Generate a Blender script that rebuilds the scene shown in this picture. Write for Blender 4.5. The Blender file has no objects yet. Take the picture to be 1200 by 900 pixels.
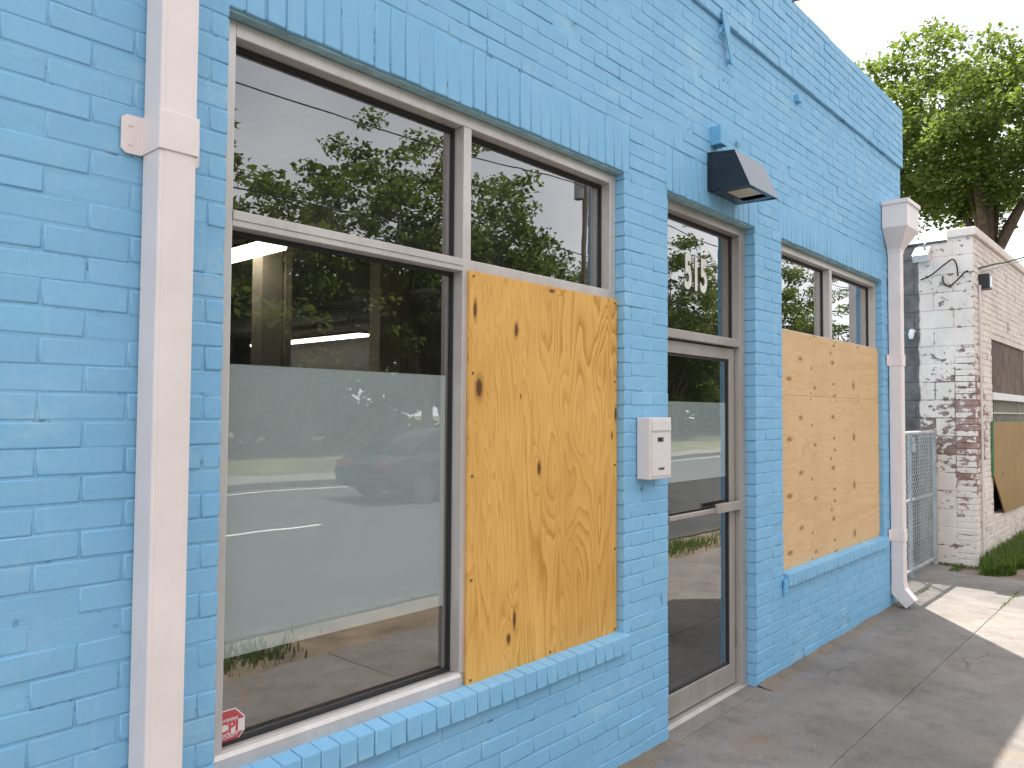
import bpy, bmesh, math, random
import numpy as np
from mathutils import Vector, Matrix
random.seed(7); rng = np.random.default_rng(7)
scene = bpy.context.scene
COL = scene.collection

# ------------------------------------------------------------------ camera
CAM = Vector((0.0, -2.0574, 1.65))
FPX, YAW, PITCH, ROLL = 905.29, 0.732284, 0.0375645, 0.0065651
def cam_axes():
    a = Vector((math.cos(YAW)*math.cos(PITCH), math.sin(YAW)*math.cos(PITCH), math.sin(PITCH)))
    r = Vector((math.sin(YAW), -math.cos(YAW), 0)); u = r.cross(a)
    return a, r*math.cos(ROLL)+u*math.sin(ROLL), u*math.cos(ROLL)-r*math.sin(ROLL)
AX, AR, AU = cam_axes()
cd = bpy.data.cameras.new('camera'); cam = bpy.data.objects.new('camera', cd); COL.objects.link(cam)
cd.sensor_width = 36.0; cd.lens = FPX/1200*36.0; cd.clip_start = 0.05; cd.clip_end = 2000
m = Matrix((AR, AU, -AX)).transposed().to_4x4(); m.translation = CAM
cam.matrix_world = m
scene.camera = cam
scene.render.resolution_x = 1024; scene.render.resolution_y = 768

# ------------------------------------------------------------------ sky, sun, exposure
SUN_EL, SUN_AZ = math.radians(66.3), math.radians(40.2)       # azimuth from +x towards +y
w = bpy.data.worlds.new('World'); scene.world = w; w.use_nodes = True
nt = w.node_tree; nt.nodes.clear()
def N(nt, t, **k):
    n = nt.nodes.new(t)
    for a, b in k.items(): setattr(n, a, b)
    return n
out = N(nt, 'ShaderNodeOutputWorld'); bg = N(nt, 'ShaderNodeBackground')
sky = N(nt, 'ShaderNodeTexSky', sky_type='NISHITA'); sky.sun_disc = False
sky.sun_elevation = SUN_EL; sky.sun_rotation = math.pi/2 - SUN_AZ
sky.air_density = 1.0; sky.dust_density = 2.2; sky.ozone_density = 1.0
tc = N(nt, 'ShaderNodeTexCoord'); mp = N(nt, 'ShaderNodeMapping'); mp.inputs['Scale'].default_value = (1.0, 1.0, 2.2)
nz = N(nt, 'ShaderNodeTexNoise'); nz.inputs['Scale'].default_value = 1.7; nz.inputs['Detail'].default_value = 7; nz.inputs['Roughness'].default_value = .55
cr = N(nt, 'ShaderNodeValToRGB'); cr.color_ramp.elements[0].position = .36; cr.color_ramp.elements[1].position = .60
cr.color_ramp.elements[0].color = (.5, .5, .5, 1); cr.color_ramp.elements[1].color = (.95, .95, .95, 1)
mx = N(nt, 'ShaderNodeMix', data_type='RGBA'); mx.inputs['B'].default_value = (11.5, 11.6, 12.0, 1)
L = nt.links.new
L(tc.outputs['Generated'], mp.inputs['Vector']); L(mp.outputs[0], nz.inputs['Vector']); L(nz.outputs['Fac'], cr.inputs['Fac'])
L(cr.outputs['Color'], mx.inputs['Factor']); L(sky.outputs[0], mx.inputs['A']); L(mx.outputs['Result'], bg.inputs['Color'])
bg.inputs['Strength'].default_value = 0.1; L(bg.outputs[0], out.inputs[0])

sd = bpy.data.lights.new('sun', 'SUN'); sd.energy = 5.0; sd.angle = math.radians(.53); sd.color = (1.0, .955, .88)
so = bpy.data.objects.new('sun', sd); COL.objects.link(so)
SUNV = Vector((math.cos(SUN_EL)*math.cos(SUN_AZ), math.cos(SUN_EL)*math.sin(SUN_AZ), math.sin(SUN_EL)))
so.rotation_euler = SUNV.to_track_quat('Z', 'Y').to_euler(); so.location = (6, 6, 20)
vs = scene.view_settings; vs.view_transform = 'Standard'; vs.look = 'None'; vs.gamma = 1; vs.exposure = 0.95; vs.use_curve_mapping = False
scene.render.engine = 'CYCLES'
scene.cycles.max_bounces = 6; scene.cycles.diffuse_bounces = 3; scene.cycles.glossy_bounces = 3; scene.cycles.transparent_max_bounces = 10

# ------------------------------------------------------------------ helpers
class MB:
    def __init__(s): s.v = []; s.f = []; s.mi = []; s.sm = []; s.cur = 0
    def add(s, vs, fs, smooth=False):
        o = len(s.v); s.v += [tuple(p) for p in vs]
        for k, f in enumerate(fs): s.f.append([i+o for i in f]); s.mi.append(s.cur); s.sm.append(4 <= k < 12 if smooth == 'brick' else smooth)
        return s
    def box(s, x0, x1, y0, y1, z0, z1, b=0.0):
        if b <= 0:
            vs = [(x, y, z) for z in (z0, z1) for y in (y0, y1) for x in (x0, x1)]
            return s.add(vs, [(0, 2, 3, 1), (4, 5, 7, 6), (0, 1, 5, 4), (2, 6, 7, 3), (0, 4, 6, 2), (1, 3, 7, 5)])
        bm = bmesh.new(); bmesh.ops.create_cube(bm, size=1)
        for v in bm.verts: v.co = Vector(((x0+x1)/2+v.co.x*(x1-x0), (y0+y1)/2+v.co.y*(y1-y0), (z0+z1)/2+v.co.z*(z1-z0)))
        bmesh.ops.bevel(bm, geom=bm.edges[:], offset=b, segments=2, affect='EDGES', profile=.5)
        return s.bm(bm)
    def bm(s, bm, smooth=False):
        bm.verts.index_update()
        s.add([v.co[:] for v in bm.verts], [[v.index for v in f.verts] for f in bm.faces], smooth); bm.free(); return s
    def tube(s, pts, r, n=8, caps=True):
        pts = [Vector(p) for p in pts]; rs = r if isinstance(r, (list, tuple)) else [r]*len(pts)
        vs = []; ref = None
        for i, p in enumerate(pts):
            t = (pts[min(i+1, len(pts)-1)]-pts[max(i-1, 0)]).normalized()
            if ref is None: ref = t.orthogonal().normalized()
            ref = (ref-t*ref.dot(t)).normalized(); q = t.cross(ref)
            for k in range(n):
                a = 2*math.pi*k/n; vs.append(p+(ref*math.cos(a)+q*math.sin(a))*rs[i])
        fs = [(i*n+k, i*n+(k+1) % n, (i+1)*n+(k+1) % n, (i+1)*n+k) for i in range(len(pts)-1) for k in range(n)]
        s.add(vs, fs, True)
        if caps: s.add(vs[:n], [tuple(range(n-1, -1, -1))]); s.add(vs[-n:], [tuple(range(n))])
        return s
    def prism(s, poly, a0, a1, axis='x'):
        n = len(poly)
        mk = {'x': lambda a, p: (a, p[0], p[1]), 'y': lambda a, p: (p[0], a, p[1]), 'z': lambda a, p: (p[0], p[1], a)}[axis]
        vs = [mk(a0, p) for p in poly]+[mk(a1, p) for p in poly]
        fs = [tuple(range(n-1, -1, -1)), tuple(range(n, 2*n))]+[(i, (i+1) % n, n+(i+1) % n, n+i) for i in range(n)]
        bm = bmesh.new(); bv = [bm.verts.new(v) for v in vs]
        for f in fs: bm.faces.new([bv[i] for i in f])
        bmesh.ops.recalc_face_normals(bm, faces=bm.faces[:])
        return s.bm(bm)
    def mesh(s, name, mats, off=(0, 0, 0)):
        me = bpy.data.meshes.new(name)
        me.from_pydata([(a-off[0], b-off[1], c-off[2]) for a, b, c in s.v], [], s.f)
        me.polygons.foreach_set('material_index', s.mi); me.polygons.foreach_set('use_smooth', s.sm)
        for mt in (mats if isinstance(mats, (list, tuple)) else [mats]): me.materials.append(mt)
        me.update(); return me
    def build(s, name, mats, parent=None, origin=None):
        """one mesh object; geometry was given in world space"""
        if origin is None:
            a = np.array(s.v); lo, hi = a.min(0), a.max(0); origin = ((lo[0]+hi[0])/2, (lo[1]+hi[1])/2, lo[2])
        return link(name, s.mesh(name, mats, origin), origin, parent)
WPOS = {}
def link(name, me, loc, parent=None):
    o = bpy.data.objects.new(name, me); COL.objects.link(o); loc = Vector(loc)
    WPOS[o] = loc
    o.location = loc - (WPOS[parent] if parent else Vector()); o.parent = parent
    return o
def empty(name, loc): return link(name, None, loc)
def tag(o, label, cat, group=None):
    o['label'] = label; o['category'] = cat
    if group: o['group'] = group
    return o
def struct(o): o['kind'] = 'structure'; return o
def stuff(o): o['kind'] = 'stuff'; return o

# ------------------------------------------------------------------ materials
MATS = {}
class Mat:
    """small wrapper for node building"""
    def __init__(s, name):
        s.m = bpy.data.materials.new(name); s.m.use_nodes = True; s.nt = s.m.node_tree
        s.b = s.nt.nodes['Principled BSDF']; s.out = s.nt.nodes['Material Output']; MATS[name] = s.m
    def n(s, t, **k): return N(s.nt, t, **k)
    def l(s, a, b): s.nt.links.new(a, b)
    def pos(s): return s.n('ShaderNodeNewGeometry').outputs['Position']
    def obj(s): return s.n('ShaderNodeTexCoord').outputs['Object']
    def map(s, v, scale=(1, 1, 1), loc=(0, 0, 0)):
        q = s.n('ShaderNodeMapping'); q.inputs['Scale'].default_value = scale; q.inputs['Location'].default_value = loc; s.l(v, q.inputs[0]); return q.outputs[0]
    def noise(s, v, scale, detail=4, rough=.55, dist=0):
        q = s.n('ShaderNodeTexNoise'); q.inputs['Scale'].default_value = scale; q.inputs['Detail'].default_value = detail
        q.inputs['Roughness'].default_value = rough; q.inputs['Distortion'].default_value = dist; s.l(v, q.inputs['Vector']); return q.outputs['Fac']
    def ramp(s, f, stops):
        q = s.n('ShaderNodeValToRGB'); e = q.color_ramp.elements
        while len(e) < len(stops): e.new(.5)
        for el, (p, c) in zip(e, stops): el.position = p; el.color = (*c, 1) if isinstance(c, (tuple, list)) else (c, c, c, 1)
        s.l(f, q.inputs['Fac']); return q.outputs['Color']
    def mix(s, f, a, b, mode='MIX'):
        q = s.n('ShaderNodeMix', data_type='RGBA', blend_type=mode)
        for k, v in (('Factor', f), ('A', a), ('B', b)):
            if isinstance(v, (int, float)): q.inputs[k].default_value = v if k == 'Factor' else (v, v, v, 1)
            elif isinstance(v, (tuple, list)): q.inputs[k].default_value = (*v, 1)
            else: s.l(v, q.inputs[k])
        return q.outputs['Result']
    def math(s, op, a, b=None, c=None, clamp=False):
        q = s.n('ShaderNodeMath', operation=op); q.use_clamp = clamp
        for i, v in enumerate((a, b, c)):
            if v is None: continue
            if isinstance(v, (int, float)): q.inputs[i].default_value = v
            else: s.l(v, q.inputs[i])
        return q.outputs[0]
    def mr(s, v, a, b, c=0., d=1., smooth=True):
        q = s.n('ShaderNodeMapRange'); q.interpolation_type = 'SMOOTHSTEP' if smooth else 'LINEAR'
        s.l(v, q.inputs[0])
        for i, x in enumerate((a, b, c, d)): q.inputs[i+1].default_value = x
        return q.outputs[0]
    def sep(s, v): q = s.n('ShaderNodeSeparateXYZ'); s.l(v, q.inputs[0]); return q.outputs
    def bump(s, h, strength, dist=.01, prev=None):
        q = s.n('ShaderNodeBump'); q.inputs['Strength'].default_value = strength; q.inputs['Distance'].default_value = dist
        s.l(h, q.inputs['Height'])
        if prev: s.l(prev, q.inputs['Normal'])
        s.l(q.outputs[0], s.b.inputs['Normal']); return q.outputs[0]
    def set(s, color=None, rough=None, metal=None, spec=None):
        for k, v in (('Base Color', color), ('Roughness', rough), ('Metallic', metal), ('Specular IOR Level', spec)):
            if v is None: continue
            if isinstance(v, (int, float)): s.b.inputs[k].default_value = v
            elif isinstance(v, (tuple, list)): s.b.inputs[k].default_value = (*v, 1)
            else: s.l(v, s.b.inputs[k])
        return s
def simple(name, col, rough=.5, metal=0., var=.12, scale=6., bump=0., bscale=80., spec=None):
    M = Mat(name); p = M.pos(); n = M.noise(p, scale, 5)
    lo = tuple(c*(1-var) for c in col); hi = tuple(min(1, c*(1+var)) for c in col)
    M.set(M.ramp(n, [(.3, lo), (.7, hi)]), rough, metal, spec)
    if bump: M.bump(M.noise(p, bscale, 4), bump, .004)
    return M.m

def m_blue(name, dark=1.0):
    M = Mat(name); p = M.pos()
    isl = M.n('ShaderNodeNewGeometry').outputs['Random Per Island']
    oi = M.n('ShaderNodeObjectInfo').outputs['Random']
    rnd = M.math('FRACT', M.math('ADD', isl, oi))
    big = M.noise(p, 1.1, 5, .6); brush = M.noise(M.map(p, (26, 26, 5)), 1, 4, .6)
    a = tuple(c*dark for c in (.205, .450, .680)); b = tuple(c*dark for c in (.245, .500, .720)); c3 = tuple(c*dark for c in (.34, .56, .72))
    c = M.ramp(big, [(.3, a), (.7, b)])
    c = M.mix(M.math('MULTIPLY', M.mr(brush, .52, .78), .45), c, c3)
    c = M.mix(M.mr(rnd, 0, 1, 0, .35, False), c, tuple(q*dark for q in (.19, .42, .63)))
    # patches of a second, chalkier coat
    c = M.mix(M.math('MULTIPLY', M.mr(M.noise(M.map(p, (2.2, 2.2, 3.4)), 1, 6, .7), .53, .70), .48), c, tuple(q*dark for q in (.40, .60, .72)))
    # small scuffs and grime in the paint
    c = M.mix(M.math('MULTIPLY', M.mr(M.noise(p, 17, 6, .75), .66, .78), .55), c, (.13, .27, .40))
    if dark < 1: c = M.mix(M.math('MULTIPLY', M.mr(M.noise(M.map(p, (9, 9, 9)), 1, 5, .7), .56, .66), .8), c, (.05, .12, .19))
    M.set(c, M.ramp(M.noise(p, 9, 3), [(.3, .5), (.7, .68)]), spec=.35)
    b1 = M.bump(M.noise(p, 38, 5, .65), .30, .006); M.bump(M.noise(p, 240, 3, .6), .22, .0015, b1)
    return M.m
m_blue('blue_paint'); m_blue('blue_mortar', .985)

def m_concrete(name, base=(.215, .195, .178), stain=1.0, cracks=True):
    M = Mat(name); p = M.pos()
    n1 = M.noise(p, .9, 6, .62, .4); n2 = M.noise(p, 5.5, 6, .7); n3 = M.noise(p, 130, 3, .6)
    c = M.ramp(n1, [(.30, tuple(q*.58 for q in base)), (.46, tuple(q*.88 for q in base)), (.68, tuple(q*1.16 for q in base))])
    c = M.mix(M.math('MULTIPLY', M.mr(n2, .44, .74), .55*stain), c, (base[0]*.42, base[1]*.41, base[2]*.42))
    c = M.mix(M.math('MULTIPLY', M.mr(M.noise(p, 1.7, 5, .7, 1.0), .56, .70), .5*stain), c, (.21, .145, .09))
    c = M.mix(M.math('MULTIPLY', M.mr(n3, .53, .68), .5), c, tuple(q*1.6 for q in base))
    c = M.mix(M.math('MULTIPLY', M.mr(M.noise(p, 42, 4, .8), .63, .70), .75), c, (.07, .06, .05))
    h = M.math('ADD', M.math('MULTIPLY', n3, .25), n2)
    if cracks:
        v = M.n('ShaderNodeTexVoronoi'); v.feature = 'DISTANCE_TO_EDGE'; v.inputs['Scale'].default_value = .55
        wv = M.n('ShaderNodeVectorMath', operation='MULTIPLY_ADD'); nn = M.n('ShaderNodeTexNoise'); nn.inputs['Scale'].default_value = 2.2; nn.inputs['Detail'].default_value = 6
        M.l(p, nn.inputs['Vector']); M.l(nn.outputs['Color'], wv.inputs[0]); wv.inputs[1].default_value = (.55, .55, 0); M.l(p, wv.inputs[2])
        M.l(wv.outputs[0], v.inputs['Vector'])
        k = M.math('MULTIPLY', M.mr(v.outputs['Distance'], .0, .0045, 1, 0), M.mr(M.noise(p, .7, 3), .54, .62))
        c = M.mix(M.math('MULTIPLY', k, .6), c, (.07, .06, .05)); h = M.math('SUBTRACT', h, k)
    M.set(c, .9, spec=.25); M.bump(h, .5, .006); return M.m
m_concrete('concrete'); m_concrete('mortar_fillet', (.20, .165, .13), 1.0, False)

def m_weather(name, under):
    """white masonry paint, flaking off at the corner, bare block towards the alley"""
    M = Mat(name); p = M.pos(); x, y, z = M.sep(p)[:3]
    isl = M.n('ShaderNodeNewGeometry').outputs['Random Per Island']; oi = M.n('ShaderNodeObjectInfo').outputs['Random']
    rnd = M.math('FRACT', M.math('ADD', isl, oi))
    white = M.ramp(M.noise(p, 2.3, 6, .65), [(.3, (.70, .60, .53)), (.6, (.85, .745, .665))])
    white = M.mix(M.math('MULTIPLY', M.mr(M.noise(M.map(p, (6, 6, 1.2)), 1, 5, .7), .52, .72), .45), white, (.54, .45, .38))
    red = M.ramp(M.noise(p, 9, 4), [(.3, (.25, .13, .105)), (.7, (.46, .31, .26))])
    grey = M.ramp(M.noise(p, 6, 5, .7), [(.3, (.10, .09, .085)), (.7, (.22, .20, .185))])
    bare = red if under == 'red' else M.mix(.5, grey, red)
    zone = M.math('MULTIPLY', M.mr(z, .55, 1.3), M.mr(z, 2.5, 1.7))
    edge = M.mr(M.math('ADD', M.math('ABSOLUTE', M.math('ADD', y, .17)), M.math('ABSOLUTE', M.math('SUBTRACT', x, 9.73))), .95, .05)
    nz = M.math('ADD', M.noise(M.map(p, (1, 1, 1.6)), 10.5, 7, .68), M.math('MULTIPLY', M.math('SUBTRACT', rnd, .5), .20))
    thr = M.math('SUBTRACT', .668, M.math('ADD', M.math('MULTIPLY', M.math('MULTIPLY', zone, edge), .205), M.math('MULTIPLY', edge, .03)))
    k = M.mr(M.math('SUBTRACT', nz, thr), 0, .02)
    c = M.mix(k, white, bare)
    al = M.mr(M.math('ADD', y, M.math('MULTIPLY', M.math('SUBTRACT', M.noise(p, 5, 4), .5), .10)), .375, .395)
    c = M.mix(al, c, grey)
    M.set(c, .85, spec=.25)
    h = M.math('SUBTRACT', M.noise(p, 45, 4, .6), M.math('MULTIPLY', k, .8)); M.bump(h, .5, .006); return M.m
m_weather('worn_white_brick', 'red'); m_weather('worn_white_block', 'grey')

def m_ply(name, horiz, light, dark, knots, seed):
    M = Mat(name); p = M.obj(); g = M.map(p, (1, 1, 1), (seed, 0, seed*2))
    field = M.noise(M.map(g, (.42, .2, 3.1) if horiz else (2.7, .2, .40)), 1.0, 3, .5, .6)
    fine = M.noise(M.map(g, (6, 1, 130) if horiz else (130, 1, 5)), 1, 3, .6)
    k = None
    for (kx, kz, rx, rz) in knots:
        if horiz: rx, rz = rx*.9, rz*.8
        q = M.n('ShaderNodeVectorMath', operation='MULTIPLY_ADD'); M.l(p, q.inputs[0]); q.inputs[1].default_value = (1/rx, 0, 1/rz); q.inputs[2].default_value = (-kx/rx, 0, -kz/rz)
        ln = M.n('ShaderNodeVectorMath', operation='LENGTH'); M.l(q.outputs[0], ln.inputs[0])
        k = ln.outputs['Value'] if k is None else M.math('MINIMUM', k, ln.outputs['Value'])
    if k is not None:
        kk = M.math('ADD', k, M.math('MULTIPLY', M.math('SUBTRACT', M.noise(p, 45, 3), .5), .7))
        field = M.math('ADD', field, M.mr(k, 0, 5, .055, 0))
    rings = M.math('FRACT', M.math('MULTIPLY', M.math('ADD', field, M.math('MULTIPLY', fine, .006)), 44 if not horiz else 17))
    t = M.ramp(rings, [(0, .0), (.55, .35), (.86, 1.0), (1.0, .05)])
    broad = M.noise(M.map(g, (1.1, 1, 1.6)), 1, 3)
    band = M.mr(broad, .35, .62, .30, 1.0)
    amt = M.math('MULTIPLY', M.math('MULTIPLY', t, band), .98 if not horiz else .42)
    c = M.mix(amt, light, dark)
    c = M.mix(M.math('MULTIPLY', M.mr(fine, .45, .75), .38 if not horiz else .22), c, tuple(q*.72 for q in dark))
    c = M.mix(M.math('MULTIPLY', M.mr(M.noise(M.map(p, (2.5, 1, 1.1)), 1.0, 5, .6, .8), .42, .68), .55 if not horiz else .3), c, tuple(q*.5+d*.42 for q, d in zip(light, dark)))
    if k is not None:
        c = M.mix(M.mr(kk, 1.8, .9, 0, .5), c, tuple(q*.55 for q in dark)); c = M.mix(M.mr(kk, 1.0, .6, 0, .9 if not horiz else .6), c, (.085, .032, .014) if not horiz else (.17, .09, .04))
    M.set(c, .62, spec=.3); M.bump(M.math('ADD', fine, M.math('MULTIPLY', t, .6)), .18, .002); return M.m
k1 = [(.27, 1.37, .012, .030), (.055, 1.13, .020, .042), (.30, 1.10, .004, .010), (.985, 1.03, .010, .034), (.955, .93, .006, .02), (.42, .80, .012, .03), (.27, .20, .010, .040), (.235, .13, .012, .02), (.03, 1.43, .010, .04), (.50, 1.56, .02, .008)]
m_ply('plywood_yellow', False, (.79, .445, .125), (.47, .205, .026), k1, 3.1)
k2 = [(.07, 1.47, .05, .022), (.62, 1.33, .022, .03), (1.45, 1.24, .022, .028), (1.55, 1.56, .03, .03), (.25, 1.60, .03, .014), (.60, 1.18, .02, .012)]
for r in range(3):                       # the rotary-cut veneer repeats its knots once per turn of the log
    z0 = .98-.38*r
    k2 += [(.96, z0+.04, .036, .018), (.14, z0-.11, .045, .018), (.34, z0+.035, .036, .016), (.60, z0-.16, .028, .014), (1.42, z0-.12, .03, .034), (.98, z0-.12, .024, .013), (.99, z0-.21, .024, .013), (.92, z0-.27, .018, .014), (.54, z0-.02, .014, .014)]
m_ply('plywood_pale', True, (.71, .475, .255), (.54, .30, .12), k2, 7.7)
m_ply('plywood_weathered', False, (.40, .25, .10), (.30, .17, .06), [(.5, .5, .03, .03)], 1.2)

def m_glass(name, tint=(.88, .90, .89)):
    M = Mat(name); M.nt.nodes.remove(M.b)
    tr = M.n('ShaderNodeBsdfTransparent'); tr.inputs[0].default_value = (*tint, 1)
    gl = M.n('ShaderNodeBsdfGlossy'); gl.inputs['Roughness'].default_value = .0; gl.inputs['Color'].default_value = (1, 1, 1, 1)
    fr = M.n('ShaderNodeFresnel'); fr.inputs['IOR'].default_value = 1.52
    p = M.pos(); bp = M.n('ShaderNodeBump'); bp.inputs['Strength'].default_value = .018; bp.inputs['Distance'].default_value = .05
    M.l(M.noise(p, 1.6, 2), bp.inputs['Height']); M.l(bp.outputs[0], gl.inputs['Normal'])
    bf = M.n('ShaderNodeNewGeometry').outputs['Backfacing']
    f = M.math('MULTIPLY', M.math('ADD', M.math('MULTIPLY', fr.outputs[0], 1.9), .105, None, True), M.math('SUBTRACT', 1.0, bf))
    # thin film of dust on the pane
    df = M.n('ShaderNodeBsdfDiffuse'); df.inputs[0].default_value = (.45, .43, .40, 1)
    mxd = M.n('ShaderNodeMixShader'); M.l(M.math('MULTIPLY', M.mr(M.noise(M.map(p, (1.2, 1, .7)), 2.4, 6, .65), .35, .8, .008, .05), M.math('SUBTRACT', 1.0, bf)), mxd.inputs[0])
    M.l(tr.outputs[0], mxd.inputs[1]); M.l(df.outputs[0], mxd.inputs[2])
    ms = M.n('ShaderNodeMixShader'); M.l(f, ms.inputs[0]); M.l(mxd.outputs[0], ms.inputs[1]); M.l(gl.outputs[0], ms.inputs[2]); M.l(ms.outputs[0], M.out.inputs[0])
    return M.m
m_glass('glass')
def m_film():
    M = Mat('frosted_film'); p = M.pos()
    M.set(M.ramp(M.noise(p, 1.5, 4), [(.3, (.57, .60, .615)), (.7, (.61, .64, .655))]), .55, spec=.1)
m_film()
def m_leaf(name, a, b, c3):
    M = Mat(name); g = M.n('ShaderNodeNewGeometry'); isl = g.outputs['Random Per Island']
    n = M.noise(g.outputs['Position'], .8, 3)
    col = M.ramp(M.math('ADD', M.math('MULTIPLY', isl, .6), M.math('MULTIPLY', n, .4)), [(.2, a), (.5, b), (.85, c3)])
    M.set(col, .45, spec=.4)
    tl = M.n('ShaderNodeBsdfTranslucent'); M.l(M.mix(.5, col, (.26, .34, .04)), tl.inputs[0])
    ms = M.n('ShaderNodeMixShader'); ms.inputs[0].default_value = .5
    M.l(M.b.outputs[0], ms.inputs[1]); M.l(tl.outputs[0], ms.inputs[2]); M.l(ms.outputs[0], M.out.inputs[0]); return M.m
m_leaf('leaf', (.04, .085, .02), (.09, .15, .034), (.21, .26, .07))
m_leaf('leaf_far', (.022, .045, .012), (.045, .075, .018), (.085, .11, .03))
m_leaf('grass_blade', (.035, .075, .012), (.06, .12, .02), (.12, .17, .04))
simple('bark', (.13, .09, .065), .9, var=.45, scale=9, bump=.8, bscale=30)
simple('white_metal', (.80, .70, .675), .42, var=.05, scale=5, bump=.06, bscale=14)
def m_alu(name, k=1.0):
    M = Mat(name); p = M.pos()
    c = M.ramp(M.noise(M.map(p, (3, 3, 1)), 2, 6, .7), [(.3, (.52*k, .47*k**1.1, .44*k**1.2)), (.65, (.66*k, .61*k**1.1, .58*k**1.2))])
    c = M.mix(M.math('MULTIPLY', M.mr(M.noise(p, 28, 5, .75), .6, .76), .5), c, (.24, .19, .15))
    M.set(c, .42, .4); M.bump(M.noise(p, 60, 3), .05, .002)
m_alu('aluminium'); m_alu('aluminium_worn', .72)
simple('dark_gasket', (.02, .02, .022), .6)
simple('black_metal', (.014, .017, .024), .20, 0., var=.2, spec=.6)
simple('lamp_lens', (.62, .52, .38), .4)
simple('lamp_inside', (.05, .05, .055), .5)
simple('blue_metal', (.16, .43, .66), .5, var=.12, bump=.1)
simple('white_plastic', (.70, .65, .635), .38, var=.03)
simple('black_plastic', (.02, .018, .018), .4)
simple('grey_metal', (.30, .30, .30), .4, .7)
simple('galvanised', (.55, .55, .55), .45, .5, var=.2)
simple('screw_metal', (.20, .15, .10), .5, .6)
simple('lintel_paint', (.27, .43, .47), .6, var=.22, scale=14, bump=.2)
simple('interior_wall', (.16, .15, .135), .8)
simple('interior_ceiling', (.34, .32, .28), .9)
simple('interior_post', (.46, .38, .28), .7, var=.15)
simple('carpet', (.055, .055, .06), .95, var=.3, scale=30)
simple('roof_felt', (.09, .09, .09), .95)
simple('asphalt', (.060, .060, .062), .85, var=.25, scale=3, bump=.4, bscale=160)
simple('road_paint', (.72, .71, .67), .7, var=.12, scale=9)
simple('kerb_concrete', (.20, .185, .165), .9, var=.25, scale=4, bump=.3)
simple('old_kerb', (.085, .08, .072), .9, var=.3, scale=4, bump=.3)
simple('dirt', (.19, .145, .10), .95, var=.4, scale=3.2, bump=.6, bscale=40)
simple('lawn_soil', (.13, .125, .055), .95, var=.5, scale=.6, bump=.5, bscale=30)
simple('car_paint', (.02, .024, .03), .18, .3, var=.1, spec=.6)
simple('car_glass', (.012, .014, .016), .05, spec=.7)
simple('rubber', (.02, .02, .02), .8)
simple('rim', (.10, .10, .105), .5, .5)
simple('tail_red', (.22, .012, .012), .3)
simple('wood_pole', (.20, .15, .11), .9, var=.3, scale=12, bump=.5)
simple('cable', (.02, .02, .02), .6)
simple('pale_cable', (.45, .42, .40), .6)
simple('bare_board', (.15, .105, .08), .85, var=.35, scale=5, bump=.4)
simple('cream_iron', (.58, .52, .42), .6)
simple('green_paint', (.05, .20, .10), .6, var=.3)
simple('sticker_red', (.52, .075, .085), .5, var=.1)
simple('sticker_white', (.74, .68, .66), .5, var=.04)
simple('number_white', (.80, .77, .70), .6, var=.06)
simple('weathered_post', (.30, .255, .205), .9, var=.45, scale=7, bump=.7, bscale=30)
simple('bulb_glass', (.75, .75, .76), .2)
def m_emit(name, col, s):
    M = Mat(name); M.set(col, .5); M.b.inputs['Emission Color'].default_value = (*col, 1); M.b.inputs['Emission Strength'].default_value = s
m_emit('tube_light', (1.0, .93, .84), 3.0)
simple('tube_off', (.30, .27, .225), .5)
G = MATS

# ------------------------------------------------------------------ brick generator
COURSE, BW, JT = .0677, .203, .0052
def brick_verts(w_, h_, d_, r, jit=.0012):
    """box seen from -y with softly rounded front arrises; origin bottom-left of the front face"""
    rings = [(0, d_), (0, .0026), (.0010, .0008), (.0046, 0)]
    vs = []
    cj = [(r.uniform(-jit, jit), r.uniform(-jit, jit)) for _ in range(4)]
    for ins, y in rings:
        for (cx, cz), (jx, jz) in zip(((0, 0), (1, 0), (1, 1), (0, 1)), cj):
            x = (ins if cx == 0 else w_-ins); z = (ins if cz == 0 else h_-ins)
            k = 1.0 if y < d_ else 0
            vs.append((x+jx*k, y+(r.uniform(-jit, jit) if y == 0 else 0), z+jz*k))
    fs = []
    for i in range(3):
        for k in range(4): a, b = i*4+k, i*4+(k+1) % 4; fs.append((a, b, b+4, a+4))
    fs.append((12, 13, 14, 15))
    return vs, fs
def depth_of(p):
    d = Vector(p)-CAM; z = d.dot(AX)
    if z < .1: return None
    return z, 600+FPX*d.dot(AR)/z, 450-FPX*d.dot(AU)/z
def in_view(p, mgn=25):
    q = depth_of(p)
    return q is not None and -mgn < q[1] < 1200+mgn and -mgn < q[2] < 900+mgn

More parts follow.
